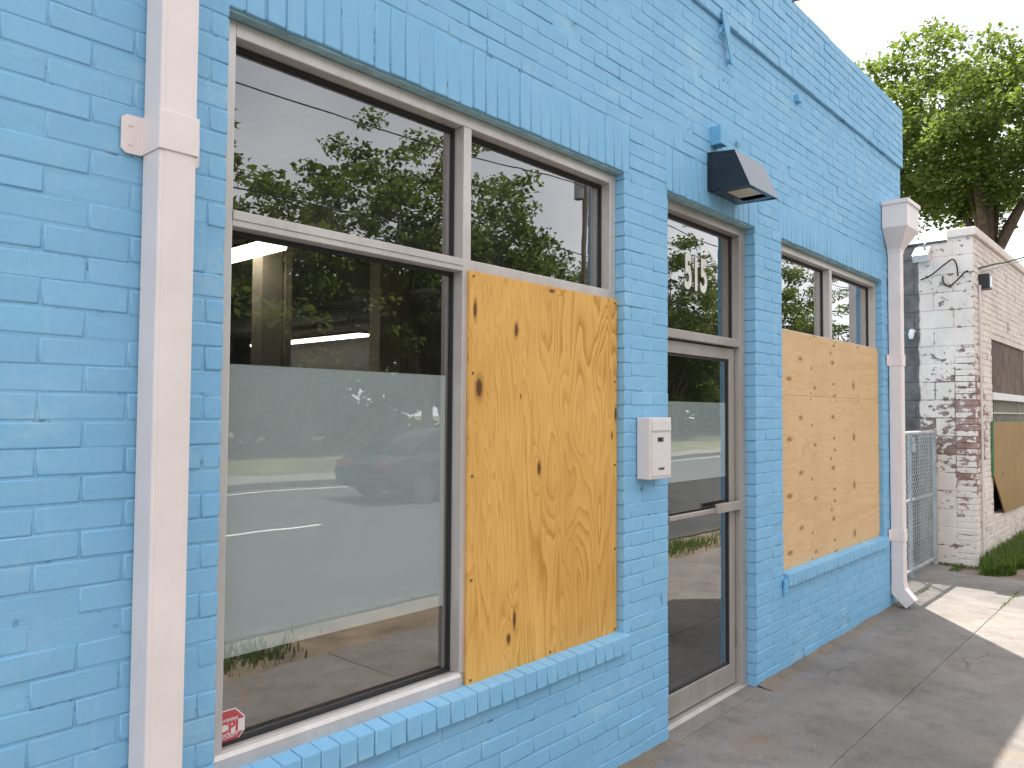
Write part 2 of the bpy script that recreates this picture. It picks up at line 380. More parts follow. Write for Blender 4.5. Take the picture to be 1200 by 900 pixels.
class BrickSet:
    """bricks of one wall: the largest in the picture become objects, the rest one joined mesh"""
    def __init__(s): s.items = []
    def add(s, M4, w_, h_, d_): s.items.append((M4, w_, h_, d_))
    def build(s, parent, mat, name='brick', limit=290, rest='brick_field'):
        r = random.Random(3); big, far = [], []
        for it in s.items:
            c = it[0] @ Vector((it[1]/2, 0, it[2]/2)); q = depth_of(c)
            if q and in_view(c): big.append((it[1]*it[2]/q[0]**2*abs((c-CAM).normalized().dot(it[0].to_3x3() @ Vector((0, 1, 0)))), it))
            else: far.append(it)
        big.sort(key=lambda t: -t[0]); far += [t[1] for t in big[limit:]]; cache = {}
        for _, (M4, w_, h_, d_) in big[:limit]:
            key = (round(w_, 2), round(h_, 3), round(d_, 2), r.randrange(5))
            if key not in cache:
                vs, fs = brick_verts(key[0], h_, d_, r); mb = MB(); mb.add(vs, fs, 'brick'); cache[key] = mb.mesh(name, mat)
            o = bpy.data.objects.new(name, cache[key]); COL.objects.link(o); o.parent = parent
            o.matrix_local = Matrix.Translation(-WPOS[parent]) @ M4 @ Matrix.Diagonal((w_/key[0], 1, 1, 1))
        if far:
            mb = MB()
            for M4, w_, h_, d_ in far:
                vs, fs = brick_verts(w_, h_, d_, r); mb.add([(M4 @ Vector(v))[:] for v in vs], fs, 'brick')
            stuff(mb.build(rest, mat, parent))
def face_matrix(p, kind):
    if kind == 'front': return Matrix.Translation(p)                                   # faces -y
    if kind == 'left': return Matrix.Translation(p) @ Matrix.Rotation(-math.pi/2, 4, 'Z')   # faces -x
    if kind == 'right': return Matrix.Translation(p) @ Matrix.Rotation(math.pi/2, 4, 'Z')   # faces +x

# ================================================================== GROUND
def sheet(name, x0, x1, y0, y1, z, mat, thick=.05):
    mb = MB(); mb.box(x0, x1, y0, y1, z-thick, z); return struct(mb.build(name, G[mat]))
sheet('ground', -260, 260, -260, 260, -.17, 'lawn_soil')
sheet('road', -260, 260, -13.5, -3.16, -.125, 'asphalt', .03)
sheet('verge', -60, 60, -3.0, -2.24, -.025, 'dirt', .13)
sheet('far_lawn', -260, 260, -70, -15.4, -.03, 'lawn_soil', .12)
sheet('far_sidewalk', -120, 160, -15.4, -13.66, -.012, 'kerb_concrete', .13)
sheet('alley', 7.64, 9.72, -.044, 14, -.004, 'concrete', .12)
sheet('bed', 9.272, 15.6, -.85, -.046, -.02, 'dirt', .12)
# kerbs in lengths
for nm, yy in (('kerb', -3.15), ('far_kerb', -13.65)):
    k = struct(link(nm, None, (0, yy+.07, -.12)))
    me = MB().box(-1.515, 1.515, -.068, .068, 0, .125, .012).mesh('kerb_stone', G['old_kerb'])
    for i in range(-12, 24): link('kerb_stone', me, (i*3.05, yy+.075, -.125), k)
# painted centre line: dashes
rm = struct(link('road_marking', None, (0, -8.0, -.121)))
me = MB().box(-1.5, 1.5, -.055, .055, 0, .004).mesh('dash', G['road_paint'])
for i in range(-4, 14): link('dash', me, (5.6+i*9.0, -8.15, -.1245), rm)
me = MB().box(-110, 110, -.05, .05, 0, .004).mesh('edge_line', G['road_paint'])
link('edge_line', me, (20, -12.9, -.1245), rm)
# sidewalk slabs
sw = struct(link('sidewalk', None, (4, -1, -.1)))
r = random.Random(5)
xs = [-6.05, -1.45, 3.15, 7.75, 9.27]+[9.27+1.52*i for i in range(1, 7)]
for a, b in zip(xs[:-1], xs[1:]):
    for y0, y1 in ((-.7045, -.045), (-2.235, -.7075)):
        yt = y1
        if a > 9.2 and y1 > -.5: continue
        mb = MB(); g = .0015
        mb.box(a+g, b-g, y0, yt, -.12, 0, .004)
        dz = [r.uniform(-.003, .003) for _ in range(4)]
        mb.v = [(x, y, z+(dz[(x > (a+b)/2)*2+(y > (y0+yt)/2)] if z > -.05 else 0)) for x, y, z in mb.v]
        mb.build('slab', G['concrete'], sw)
MB().box(3.475, 4.545, -.0445, .07, -.12, .001, .003).build('slab', G['concrete'], sw)
mb = MB()                                 # rough strip of mortar at the foot of the wall
prof = []
for xa, xb in ((-6, 3.49), (4.53, 7.66)):
    X = np.arange(xa, xb+.03, .05); prof = []
    for i, x in enumerate(X):
        e = .014*math.sin(x*5)+.012*math.sin(x*13+1)+r.uniform(-.012, .012); h = .012+.005*math.sin(x*7)+r.uniform(-.004, .004)
        prof.append([(x, .05, h+.006), (x, -.012, h+.004), (x, -.035+e*.5, h*.6), (x, -.075+e, .0035), (x, -.088+e, -.004)])
    vs = [p for row in prof for p in row]
    mb.add(vs, [(i*5+k, i*5+k+1, i*5+5+k+1, i*5+5+k) for i in range(len(X)-1) for k in range(4)], True)
struct(mb.build('mortar_fillet', G['mortar_fillet']))

# ================================================================== BLUE BUILDING
BX0, BX1, BD, BH = -3.0, 7.62, 12.0, 66*COURSE
ZH, ZS = 2.812, .612                         # window head and sill
W1, DO, W2 = (1.07, 3.087), (3.49, 4.53), (4.93, 7.045)
STEP = 58*COURSE
bld = empty('painted_brick_storefront', ((BX0+BX1)/2, BD/2, 0))
tag(bld, 'single storey sky blue painted brick storefront with aluminium windows and glass door', 'building')
# mortar body of the front wall (pieces butt; openings stay open)
mb = MB(); RC = .0025; j = .006
def body(x0, x1, z0, z1): mb.box(x0, x1, RC, .20, z0, z1)
cuts = [BX0, W1[0]-j, W1[1]+j, DO[0]-j, DO[1]+j, W2[0]-j, W2[1]+j, BX1-.006]
for i, (a, b) in enumerate(zip(cuts[:-1], cuts[1:])):
    if i in (1, 5): body(a, b, -.1, ZS-.085); body(a, b, ZH+.006, STEP)
    elif i == 3: body(a, b, ZH+.006, STEP)
    else: body(a, b, -.1, STEP)
mb.box(BX0, BX1+.014, -.0145, .20, STEP, BH-.006)        # parapet, a brick lip proud of the wall
mb.box(BX1-.2, BX1-.006, .2, BD, -.1, BH-.006)           # right return
mb.box(BX0, BX0+.2, .2, BD, -.1, BH-.006); mb.box(BX0+.2, BX1-.2, BD-.2, BD, -.1, BH-.006)
wall = mb.build('wall', G['blue_mortar'], bld)
bs = BrickSet(); r = random.Random(11)
SOLD = [(W1[0]-.02, W1[1]+.045), (DO[0]-.02, DO[1]+.05), (W2[0]-.04, W2[1]+.05)]
ROWL = [(W1[0]-.01, W1[1]+.01), (W2[0]+.02, W2[1]+.03)]
SH = 45*COURSE-ZH
def spans(z0, z1):
    zc = (z0+z1)/2; res = [(BX0, BX1)]
    cutl = []
    for i, (a, b) in enumerate((W1, DO, W2)):
        lo = -1 if i == 1 else ZS-.09
        if i != 1 and zc < ZS and zc > ZS-.085: cutl.append(ROWL[0 if i == 0 else 1])
        elif lo < zc < ZH: cutl.append((a, b))
        if ZH <= zc < ZH+SH: cutl.append(SOLD[i])
    for a, b in cutl:
        nr = []
        for p, q in res:
            if b <= p or a >= q: nr.append((p, q)); continue
            if a-p > .02: nr.append((p, a))
            if q-b > .02: nr.append((b, q))
        res = nr
    return res
# course heights: 41.5 courses fall under the head, so keep exact multiples everywhere
for ci in range(-1, 66):
    z0 = ci*COURSE; off = (ci % 2)*BW/2
    dy = -.02 if z0 > STEP-.01 else 0
    for a, b in spans(z0, z0+COURSE-JT):
        la = a > BX0+.01; lb = b < BX1-.01 or True
        k0 = math.floor((a-off)/BW)-1; x = k0*BW+off; segs = []
        while x < b:
            p, q = max(x, a), min(x+BW, b)
            if q-p > .004: segs.append([p, q])
            x += BW
        if len(segs) > 1 and segs[0][1]-segs[0][0] < .045: segs[1][0] = segs[0][0]; segs.pop(0)
        if len(segs) > 1 and segs[-1][1]-segs[-1][0] < .045: segs[-2][1] = segs[-1][1]; segs.pop()
        for p, q in segs:
            if r.random() < .02: continue_w = r.uniform(0, .004)
            else: continue_w = 0
            p2 = p if abs(p-a) < 1e-6 else p+JT/2; q2 = q if abs(q-b) < 1e-6 else q-JT/2
            ex = .02 if (dy and abs(q-BX1) < 1e-6) else 0
            tilt = Matrix.Rotation(r.gauss(0, .004), 4, 'Y') @ Matrix.Rotation(r.gauss(0, .004), 4, 'Z')
            bs.add(face_matrix((p2, dy+r.gauss(0, .0011)+continue_w, z0+JT/2+r.gauss(0, .0012)), 'front') @ tilt, q2-p2+ex, COURSE-JT+r.gauss(0, .0009), .10)
for ci in range(-1, 66):                       # bricks of the alley side
    z0 = ci*COURSE; off = ((ci+1) % 2)*BW/2; y = .10+off-BW/2
    ex = .02 if z0 > STEP-.01 else 0
    while y < 3.0:
        y0 = max(y, .1); bs.add(face_matrix((BX1+ex, y0+JT/2, z0+JT/2), 'right'), y+BW-y0-JT, COURSE-JT, .02); y += BW
bs.build(wall, G['blue_paint'])
# soldier courses over the openings, sloped brick sills
def varied(name, n, mk):
    return [mk(random.Random(40+i)) for i in range(n)]
sol = [MB().add(*brick_verts(COURSE-JT, SH-.006, .10, random.Random(i)), smooth='brick').mesh('soldier_brick', G['blue_paint']) for i in range(5)]
for a, b in SOLD:
    n = round((b-a)/COURSE); st = (b-a)/n
    for i in range(n): link('soldier_brick', r.choice(sol), (a+i*st+JT/2, r.gauss(-.0005, .0012), ZH+r.gauss(0, .001)), wall)
def sill_brick(seed):
    q = random.Random(seed); w_ = COURSE-.0025
    v, f = brick_verts(w_, .080, .15, q)
    v = [(x, y-.030, z-.082+(.016*(y/.15) if z > .04 else 0)) for x, y, z in v]
    return MB().add(v, f, 'brick').mesh('sill_brick', G['blue_paint'])
sils = [sill_brick(i) for i in range(5)]
for a, b in ROWL:
    n = round((b-a)/COURSE); st = (b-a)/n
    for i in range(n): link('sill_brick', r.choice(sils), (a+i*st+.001, r.gauss(0, .0009), ZS+.006+r.gauss(0, .0006)), wall)
for a, b in (W1, DO, W2):
    MB().box(a-.05, b+.05, .012, .16, ZH-.008, ZH+.0055).build('lintel', G['lintel_paint'], bld)
# roof and interior shell
MB().box(BX0+.2, BX1-.2, .2, BD-.2, 4.12, 4.2).build('roof', G['roof_felt'], bld)
MB().box(BX0+.2, BX1-.2, .2, BD-.2, 2.99, 3.03).build('ceiling', G['interior_ceiling'], bld)
MB().box(BX0+.2, BX1-.2, .14, BD-.2, -.06, .015).build('interior_floor', G['carpet'], bld)
mb = MB(); mb.box(BX0+.2, BX1-.2, BD-.25, BD-.202, .015, 2.99); mb.box(BX1-.25, BX1-.202, .21, BD-.25, .015, 2.99); mb.box(BX0+.202, BX0+.25, .21, BD-.25, .015, 2.99)
mb.build('interior_wall', G['interior_wall'], bld)
for a, b, c, d in ((2.918, 3.084, 3.10, 3.155), (3.99, 4.218, 4.235, 4.293)):
    mb = MB(); mb.box(a, b, 3.0, 3.14, .015, 2.99, .004); mb.box(c, d, 2.985, 3.12, .015, 2.99, .003); mb.box(b, c, 3.03, 3.1, .015, 2.99)
    mb.build('interior_post', G['interior_post'], bld)

# ---- windows
def bar(name, dims, parent, mat='aluminium', b=.003): return MB().box(*dims, b).build(name, G[mat], parent)
FY, FD, FW, GY = .05, .15, .048, .112
def window_frame(name, X, z0, z1):
    a, b = X; mb = MB(); e = .0025
    mb.box(a, a+FW, FY, FD, z0, z1, .003); mb.box(b-FW, b, FY, FD, z0, z1, .003)
    mb.box(a+FW, b-FW, FY+.001, FD-.001, z1-FW, z1-.001, .003); mb.box(a+FW, b-FW, FY+.001, FD-.001, z0+.001, z0+FW, .003)
    return mb.build(name, G['aluminium'], bld)
def glazed(parent, x0, x1, z0, z1, y=GY):
    g = .009; mb = MB()
    mb.box(x0, x0+g, y-.012, y+.012, z0, z1); mb.box(x1-g, x1, y-.012, y+.012, z0, z1)
    mb.box(x0+g, x1-g, y-.012, y+.012, z1-g*1.6, z1); mb.box(x0+g, x1-g, y-.012, y+.012, z0, z0+g)  # top gasket strip is deeper: its extra black paints in the shade under the head
    mb.build('gasket', G['dark_gasket'], parent)
    return MB().box(x0+.004, x1-.004, y-.003, y+.003, z0+.004, z1-.004).build('pane', G['glass'], parent)
ZT0, ZT1 = 2.192, 2.240
w1 = window_frame('window', W1, ZS+.008, ZH-.009); w1['label'] = 'large storefront window, half glass half boarded'
MX0, MX1 = 2.058, 2.100
bar('mullion', (MX0, MX1, FY-.001, FD+.001, ZS+.009+FW, ZH-.010-FW), w1)
mb = MB(); mb.box(W1[0]+FW, MX0, FY, FD, ZT0, ZT1, .003); mb.box(W1[0]+FW, MX0, FY-.004, FY+.001, ZT0+.020, ZT1-.001, .001); mb.build('transom_bar', G['aluminium'], w1)
bar('transom_bar', (MX1, W1[1]-FW, FY, FD, ZT0, ZT1), w1)
mb = MB(); mb.prism([(FY-.012, ZS+.010), (FY+.01, ZS+.010), (FY+.01, ZS+.066), (FY-.004, ZS+.062), (FY-.012, ZS+.05)], W1[0]+.006, MX0-.001); mb.build('sill_bar', G['aluminium'], w1)
zb = ZS+.010+FW; zt = ZH-.011-FW
glazed(w1, W1[0]+FW, MX0, ZT1, zt); glazed(w1, W1[0]+FW, MX0, zb, ZT0)
glazed(w1, MX1, W1[1]-FW, ZT1, zt); glazed(w1, MX1, W1[1]-FW, zb, ZT0)
MB().box(W1[0]+FW+.004, MX0-.022, GY+.006, GY+.008, .918, 1.792).build('frosted_film', G['frosted_film'], w1)
w2 = window_frame('window', W2, ZS+.008, ZH-.009); w2['label'] = 'storefront window with two upper panes above pale plywood'
bar('mullion', (5.937, 5.985, FY-.001, FD+.001, ZS+.009+FW, ZH-.010-FW), w2)
for a, b in ((W2[0]+FW, 5.937), (5.985, W2[1]-FW)):
    bar('transom_bar', (a, b, FY, FD, ZT0, ZT1-.01), w2); glazed(w2, a, b, ZT1-.01, zt); glazed(w2, a, b, zb, ZT0)

# ---- lettering
def text_mesh(txt, size, mat, depth=.0006, offset=0.0, sx=1.0):
    cu = bpy.data.curves.new('t', 'FONT'); cu.body = txt; cu.size = size; cu.extrude = depth; cu.offset = offset; cu.align_x = 'CENTER'; cu.align_y = 'CENTER'
    o = bpy.data.objects.new('t', cu); COL.objects.link(o)
    dg = bpy.context.evaluated_depsgraph_get(); me = bpy.data.meshes.new_from_object(o.evaluated_get(dg))
    bpy.data.objects.remove(o); me.materials.clear(); me.materials.append(G[mat])
    me.transform(Matrix.Rotation(math.pi/2, 4, 'X') @ Matrix.Diagonal((sx, 1, 1, 1))); return me
def put_text(name, me, loc, parent): return link(name, me, loc, parent)
# alarm sticker behind the lower left corner of the glass
cx, cz, cy = 1.167, .718, GY+.006
R8 = .056; oct8 = [(cx+R8*math.cos(math.pi/8+i*math.pi/4)*1.0, cz+R8*math.sin(math.pi/8+i*math.pi/4)) for i in range(8)]
cy = GY-.0045
st = MB().prism(oct8, cy, cy+.001, 'y').build('sticker', G['sticker_white'], w1); st['label'] = 'red and white octagonal alarm company sticker'
in8 = [(cx+(px-cx)*.93, cz+(pz-cz)*.93) for px, pz in oct8]
def clip(poly, z0, z1):
    def half(ps, f):
        o = []
        for i, p in enumerate(ps):
            q = ps[(i+1) % len(ps)]; a, b = f(p), f(q)
            if a >= 0: o.append(p)
            if a*b < 0: t = a/(a-b); o.append((p[0]+(q[0]-p[0])*t, p[1]+(q[1]-p[1])*t))
        return o
    return half(half(poly, lambda p: p[1]-z0), lambda p: z1-p[1])
mb = MB(); mb.prism(clip(in8, cz+.0165, cz+.05), cy-.0008, cy, 'y'); mb.prism(clip(in8, cz-.05, cz-.0205), cy-.0008, cy, 'y')
mb.build('sticker', G['sticker_red'], w1)
put_text('lettering', text_mesh('CPI', .047, 'sticker_red', .0004, .0016, .92), (cx, cy-.0007, cz-.0015), w1)
put_text('lettering', text_mesh('SECURITY', .0135, 'sticker_white', .0004, .0003), (cx, cy-.0014, cz-.0268), w1)
put_text('lettering', text_mesh('WARNING', .0120, 'sticker_white', .0004, .0003), (cx, cy-.0014, cz+.0215), w1)

# ---- door
DY = .065
mb = MB(); a, b = DO
mb.box(a, a+.078, DY, DY+.11, .012, ZH-.009, .003); mb.box(b-.078, b, DY, DY+.11, .012, ZH-.009, .003)
mb.box(a+.078, b-.078, DY+.001, DY+.109, ZH-.06, ZH-.010, .003); mb.box(a+.078, b-.078, DY+.001, DY+.109, 2.062, 2.110, .003)
mb.box(a+.08, a+.092, DY+.06, DY+.10, .02, 2.06); mb.box(b-.092, b-.08, DY+.085, DY+.105, .02, 2.06)
df = mb.build('door_frame', G['aluminium_worn'], bld)
MB().prism([(DY-.008, .002), (DY+.13, .002), (DY+.13, .02), (DY+.006, .02)], a+.004, b-.004).build('threshold', G['aluminium_worn'], df)
glazed(df, a+.078, b-.078, 2.110, ZH-.060, DY+.065)
LX0, LX1, LY0, LY1 = a+.083, b-.084, DY+.035, DY+.080
mb = MB()
mb.box(LX0, LX0+.062, LY0, LY1, .028, 2.054, .003); mb.box(LX1-.062, LX1, LY0, LY1, .028, 2.054, .003)
mb.box(LX0+.062, LX1-.062, LY0+.001, LY1-.001, 1.985, 2.053, .003); mb.box(LX0+.062, LX1-.062, LY0+.001, LY1-.001, .029, .150, .003)
door = mb.build('door', G['aluminium_worn'], bld); door['label'] = 'narrow framed glass door with push bar'
gy = (LY0+LY1)/2; glazed(door, LX0+.062, LX1-.062, .150, 1.985, gy)
MB().box(LX0+.066, LX1-.066, gy+.0045, gy+.0062, 1.275, 1.72).build('frosted_film', G['frosted_film'], door)
MB().box(LX0+.06, LX1-.06, LY0-.024, LY0-.006, 1.078, 1.104, .004).build('push_bar', G['aluminium_worn'], door)
mb = MB(); mb.box(LX1-.30, LX1+.002, LY0-.042, LY0-.020, 1.074, 1.128, .004); mb.box(LX1-.06, LX1-.01, LY0-.021, LY0+.001, 1.085, 1.115, .003); mb.build('pull_handle', G['aluminium_worn'], door)
for z in (.25, 1.05, 1.88): MB().tube([(LX1+.004, LY0-.004, z), (LX1+.004, LY0-.004, z+.10)], .006).build('hinge', G['grey_metal'], door)
for i, ch in enumerate('515'):
    put_text('house_number', text_mesh(ch, .270, 'number_white', .0006, .008, .66), (3.922+.092*i, DY+.065-.006, 2.452), df)

# ---- plywood boards
def board(name, x0, x1, z0, z1, y, mat, label, screws, group=None):
    mb = MB(); mb.box(x0, x1, y-.0125, y, z0, z1, .0012)
    o = mb.build(name, G[mat], None, (x0, y-.0125, z0)); tag(o, label, 'plywood board', group)
    sc = MB().tube([(0, 0, 0), (0, -.003, 0)], .0055, 8).mesh('screw', G['screw_metal'])
    for x, z in screws: link('screw', sc, (x, y-.0125, z), o)
    return o
edge = lambda x0, x1, z0, z1, n, m: [(x0+.02+(x1-x0-.04)*i/n, z) for i in range(n+1) for z in (z0+.02, z1-.02)]+[(x, z0+(z1-z0)*i/m) for i in range(1, m) for x in (x0+.02, x1-.02)]
board('plywood_board', 2.083, 3.080, .618, 2.197, .0485, 'plywood_yellow', 'tall golden yellow plywood sheet with bold vertical grain filling half the big window', edge(2.083, 3.080, .618, 2.197, 2, 4))
board('plywood_board', 4.985, 7.035, .616, 1.783, .0485, 'plywood_pale', 'pale plywood sheet dotted with small knots below the seam beside the downspout', edge(4.985, 7.035, .616, 1.783, 4, 3))
o = board('plywood_board', 4.985, 7.035, 1.7842, 2.222, .0480, 'plywood_pale', 'pale plywood strip above the seam, under the two panes of the far window', edge(4.985, 7.035, 1.7842, 2.222, 4, 1))
# ================================================================== THINGS ON THE WALL
def downspout(x0, x1, ztop, zbot, straps, label, head=False):
    root = empty('downspout', ((x0+x1)/2, -.05, zbot)); tag(root, label, 'downspout', None)
    D0, D1 = -.108, -.006
    mb = MB(); mb.box(x0, x1, D0, D1, zbot, ztop, .006)
    mb.box(x0+.012, x1-.012, D0-.0015, D0+.004, zbot, ztop, .001)
    mb.build('pipe', G['white_metal'], root)
    for z in straps:
        mb = MB(); t = .004
        mb.box(x0-t, x1+t, D0-t-.002, D0-.001, z-.05, z+.05, .0015); mb.box(x0-t, x0-.0005, D0-.001, D1, z-.05, z+.05, .001); mb.box(x1+.0005, x1+t, D0-.001, D1, z-.05, z+.05, .001)
        for s_ in (-1, 1):
            xa = x0-.055 if s_ < 0 else x1+t
            poly = [(xa, z-.04), (xa+.012, z-.05), (xa+.051, z-.05), (xa+.051, z+.05), (xa+.012, z+.05), (xa, z+.04)] if s_ < 0 else [(xa, z-.05), (xa+.039, z-.05), (xa+.051, z-.04), (xa+.051, z+.04), (xa+.039, z+.05), (xa, z+.05)]
            mb.prism(poly, -.009, -.005, 'y')
            for zz in (z-.025, z+.025): mb.tube([(xa+.022, -.009, zz), (xa+.022, -.0125, zz)], .0055, 8)
        mb.build('strap', G['white_metal'], root)
    return root
downspout(.834, .930, 4.30, .09, (2.362, .55), 'plain white square downspout running full height beside the largest window')
dr = downspout(7.187, 7.285, 3.11, .20, (2.13, .62), 'white downspout with flared collector head at the building corner')
mb = MB()                                  # collector head
x0, x1 = 7.035, 7.415
def ring(xa, xb, ya, yb, z): return [(xa, yb, z), (xa, ya, z), (xb, ya, z), (xb, yb, z)]
rs = [ring(7.187, 7.285, -.108, -.006, 3.06), ring(7.18, 7.292, -.115, -.006, 3.10), ring(x0+.012, x1-.012, -.205, -.006, 3.265), ring(x0+.012, x1-.012, -.205, -.006, 3.455), ring(x0, x1, -.218, -.006, 3.462), ring(x0, x1, -.218, -.006, 3.495)]
vs = [p for q in rs for p in q]
mb.add(vs, [(i*4+k, i*4+(k+1) % 4, i*4+4+(k+1) % 4, i*4+4+k) for i in range(5) for k in range(4)]+[(3, 2, 1, 0), (20, 21, 22, 23)])
mb.build('collector_head', G['white_metal'], dr)
mb = MB()                                  # kicked-out shoe
def shoe_ring(y0, z0, y1, z1): return [(7.187, y0, z0), (7.285, y0, z0), (7.285, y1, z1), (7.187, y1, z1)]
rs = [shoe_ring(-.108, .215, -.006, .215), shoe_ring(-.112, .17, -.006, .12), shoe_ring(-.188, .085, -.118, .012), shoe_ring(-.191, .082, -.121, .010)]
vs = [p for q in rs for p in q]
mb.add(vs, [(i*4+k, i*4+(k+1) % 4, i*4+4+(k+1) % 4, i*4+4+k) for i in range(3) for k in range(4)]+[(12, 13, 14, 15)])
mb.v = [((x-7.236)*1.03+7.236, y*1.0-.001, z) for x, y, z in mb.v]
mb.build('shoe', G['white_metal'], dr)

# letter box
lb = empty('letter_box', (3.29, -.04, 1.333)); tag(lb, 'white locking letter box mounted between the big window and the door', 'mailbox')
mb = MB(); mb.box(3.19, 3.388, -.078, -.003, 1.335, 1.633, .005); mb.build('body', G['white_plastic'], lb)
MB().box(3.203, 3.376, -.0815, -.0785, 1.350, 1.560, .003).build('front_door', G['white_plastic'], lb)
mb = MB(); mb.prism([(-.0785, 1.570), (-.0845, 1.570), (-.082, 1.618), (-.0785, 1.620)], 3.203, 3.376); mb.build('flap', G['white_plastic'], lb)
mb = MB(); mb.box(3.254, 3.306, -.0835, -.081, 1.516, 1.537, .001); lk = mb.build('lock', G['black_plastic'], lb)
MB().tube([(3.294, -.0838, 1.5265), (3.294, -.0862, 1.5265)], .006, 10).build('keyhole', G['grey_metal'], lk)
mb = MB()
for i in range(5): mb.box(3.262+i*.011, 3.269+i*.011, -.083, -.0812, 1.379, 1.391, .0006)
mb.build('vent_slot', G['black_plastic'], lb)
# wall lamp
x0, x1 = 3.912, 4.285
lamp = empty('wall_lamp', ((x0+x1)/2, -.12, 2.895)); tag(lamp, 'black wedge shaped wall pack lamp mounted above the glass door', 'wall lamp')
mb = MB(); prof = [(-.004, 2.897), (-.255, 2.888), (-.165, 3.100), (-.004, 3.118)]
t = .012
mb.prism(prof, x0, x0+t); mb.prism(prof, x1-t, x1)
mb.prism([(-.255, 2.888), (-.243, 2.888), (-.158, 3.090), (-.165, 3.100)], x0+t, x1-t)
mb.prism([(-.165, 3.100), (-.158, 3.088), (-.004, 3.106), (-.004, 3.118)], x0+t, x1-t)
mb.box(x0+t, x1-t, -.018, -.004, 2.897, 3.106)
mb.box(x0+t, x0+.07, -.243, -.018, 2.893, 2.902); mb.box(x1-.07, x1-t, -.243, -.018, 2.893, 2.902); mb.box(x0+.07, x1-.07, -.075, -.018, 2.893, 2.902); mb.box(x0+.07, x1-.07, -.238, -.222, 2.892, 2.901)
mb.build('housing', G['black_metal'], lamp)
MB().box(x0+.071, x1-.125, -.2215, -.0755, 2.8985, 2.904, .001).build('lens', G['lamp_lens'], lamp)
MB().box(x0+.071, x1-.071, -.20, -.02, 2.96, 2.97).build('reflector', G['lamp_inside'], lamp)
jb = MB().box(3.952, 4.03, -.066, .001, 3.168, 3.275, .004).build('junction_box', G['blue_metal'], None); tag(jb, 'small blue painted junction box right above the black wall lamp', 'junction box')
# old sign bracket, painted over
br = empty('sign_bracket', (4.15, -.02, 3.70)); tag(br, 'thin blue painted steel strut left high on the wall below the parapet lip', 'bracket')
MB().prism([(4.150, 3.70), (4.175, 3.70), (4.115, 3.975), (4.055, 3.985), (4.04, 3.955)], -.034, -.026, 'y').build('strut', G['blue_metal'], br)
mb = MB(); mb.tube([(4.04, -.03, 3.835), (4.015, -.035, 3.85), (4.0, -.035, 3.83), (4.01, -.03, 3.805), (4.035, -.028, 3.80)], .006, 6); mb.build('hook', G['blue_metal'], br)
mb = MB(); mb.box(4.152, 4.172, -.027, .001, 3.71, 3.73); mb.box(4.07, 4.10, -.027, -.0005, 3.88, 3.91); mb.build('bolt', G['blue_metal'], br)
nb = MB().box(5.17, 5.225, -.030, .001, 3.795, 3.845, .004).build('junction_box', G['blue_metal']); tag(nb, 'tiny blue painted box just below the parapet lip, beyond the wall lamp', 'junction box')
sb = MB(); sb.tube([(4.918, -.015, .498), (4.918, -.018, .575), (4.918, -.012, .588)], .017, 10); sb = sb.build('pipe_stub', G['blue_metal']); tag(sb, 'short blue painted pipe stub at the end of the far window sill', 'pipe stub')

# ceiling lights inside
def strip_light(x, y0, y1, lit, label):
    root = empty('ceiling_light', (x, (y0+y1)/2, 2.74)); tag(root, label, 'ceiling light', 'strip lights under the shop ceiling')
    MB().prism([(x-.10, 2.80), (x+.10, 2.80), (x+.05, 2.85), (x-.05, 2.85)], y0, y1, 'y').build('housing', G['white_plastic'], root)
    MB().prism([(x-.095, 2.797), (x-.08, 2.76), (x+.08, 2.76), (x+.095, 2.797)], y0+.01, y1-.01, 'y').build('tube_cover', G['tube_light' if lit else 'tube_off'], root)
    mb = MB()
    for yy in (y0+.3, y1-.3): mb.tube([(x, yy, 2.85), (x, yy, 2.99)], .008, 6)
    mb.build('hanger', G['white_plastic'], root)
strip_light(2.80, 2.62, 5.05, True, 'lit white strip light under the ceiling close behind the big window')
strip_light(5.0, 3.45, 5.6, False, 'unlit grey strip light under the shop ceiling')
strip_light(6.95, 7.1, 10.2, True, 'lit strip light far back under the shop ceiling')

# ================================================================== WHITE BUILDING
WX0, WX1, WY0, WY1 = 9.73, 15.5, -.17, 8.0
wb = empty('white_brick_building', ((WX0+WX1)/2, (WY0+WY1)/2, 0)); tag(wb, 'derelict white painted block and brick building with flaking corner and boarded window', 'building')
OX0, OX1, OZ0, OZ1 = 10.62, 13.0, .47, 2.575
mb = MB(); c_ = .006
mb.box(WX0+c_, WX0+.25, WY0+c_, WY1, -.12, 3.62)
mb.box(WX0+c_, WX0+.25, WY0+c_, .09, 3.62, 3.655)
for x0_, x1_, z0_, z1_ in ((WX0+.25, OX0, -.12, 3.655), (OX1, WX1, -.12, 3.655), (OX0, OX1, -.12, OZ0), (OX0, OX1, OZ1, 3.655)): mb.box(x0_, x1_, WY0+c_, WY0+.25, z0_, z1_)
mb.box(WX1-.25, WX1, WY0+.25, WY1, -.12, 3.62); mb.box(WX0+.25, WX1-.25, WY1-.25, WY1, -.12, 3.62)
wwall = mb.build('wall', G['worn_white_block'], wb)
MB().box(WX0+.25, WX1-.25, WY0+.25, WY1-.25, 3.3, 3.4).build('roof', G['roof_felt'], wb)
mb = MB(); mb.box(WX0-.022, WX1, WY0-.03, .09, 3.655, 3.752, .012); mb.build('coping', G['worn_white_block'], wb)
mb = MB(); mb.box(WX0-.02, WX0+.27, .092, WY1, 3.62, 3.640, .004); mb.build('coping', G['roof_felt'], wb)
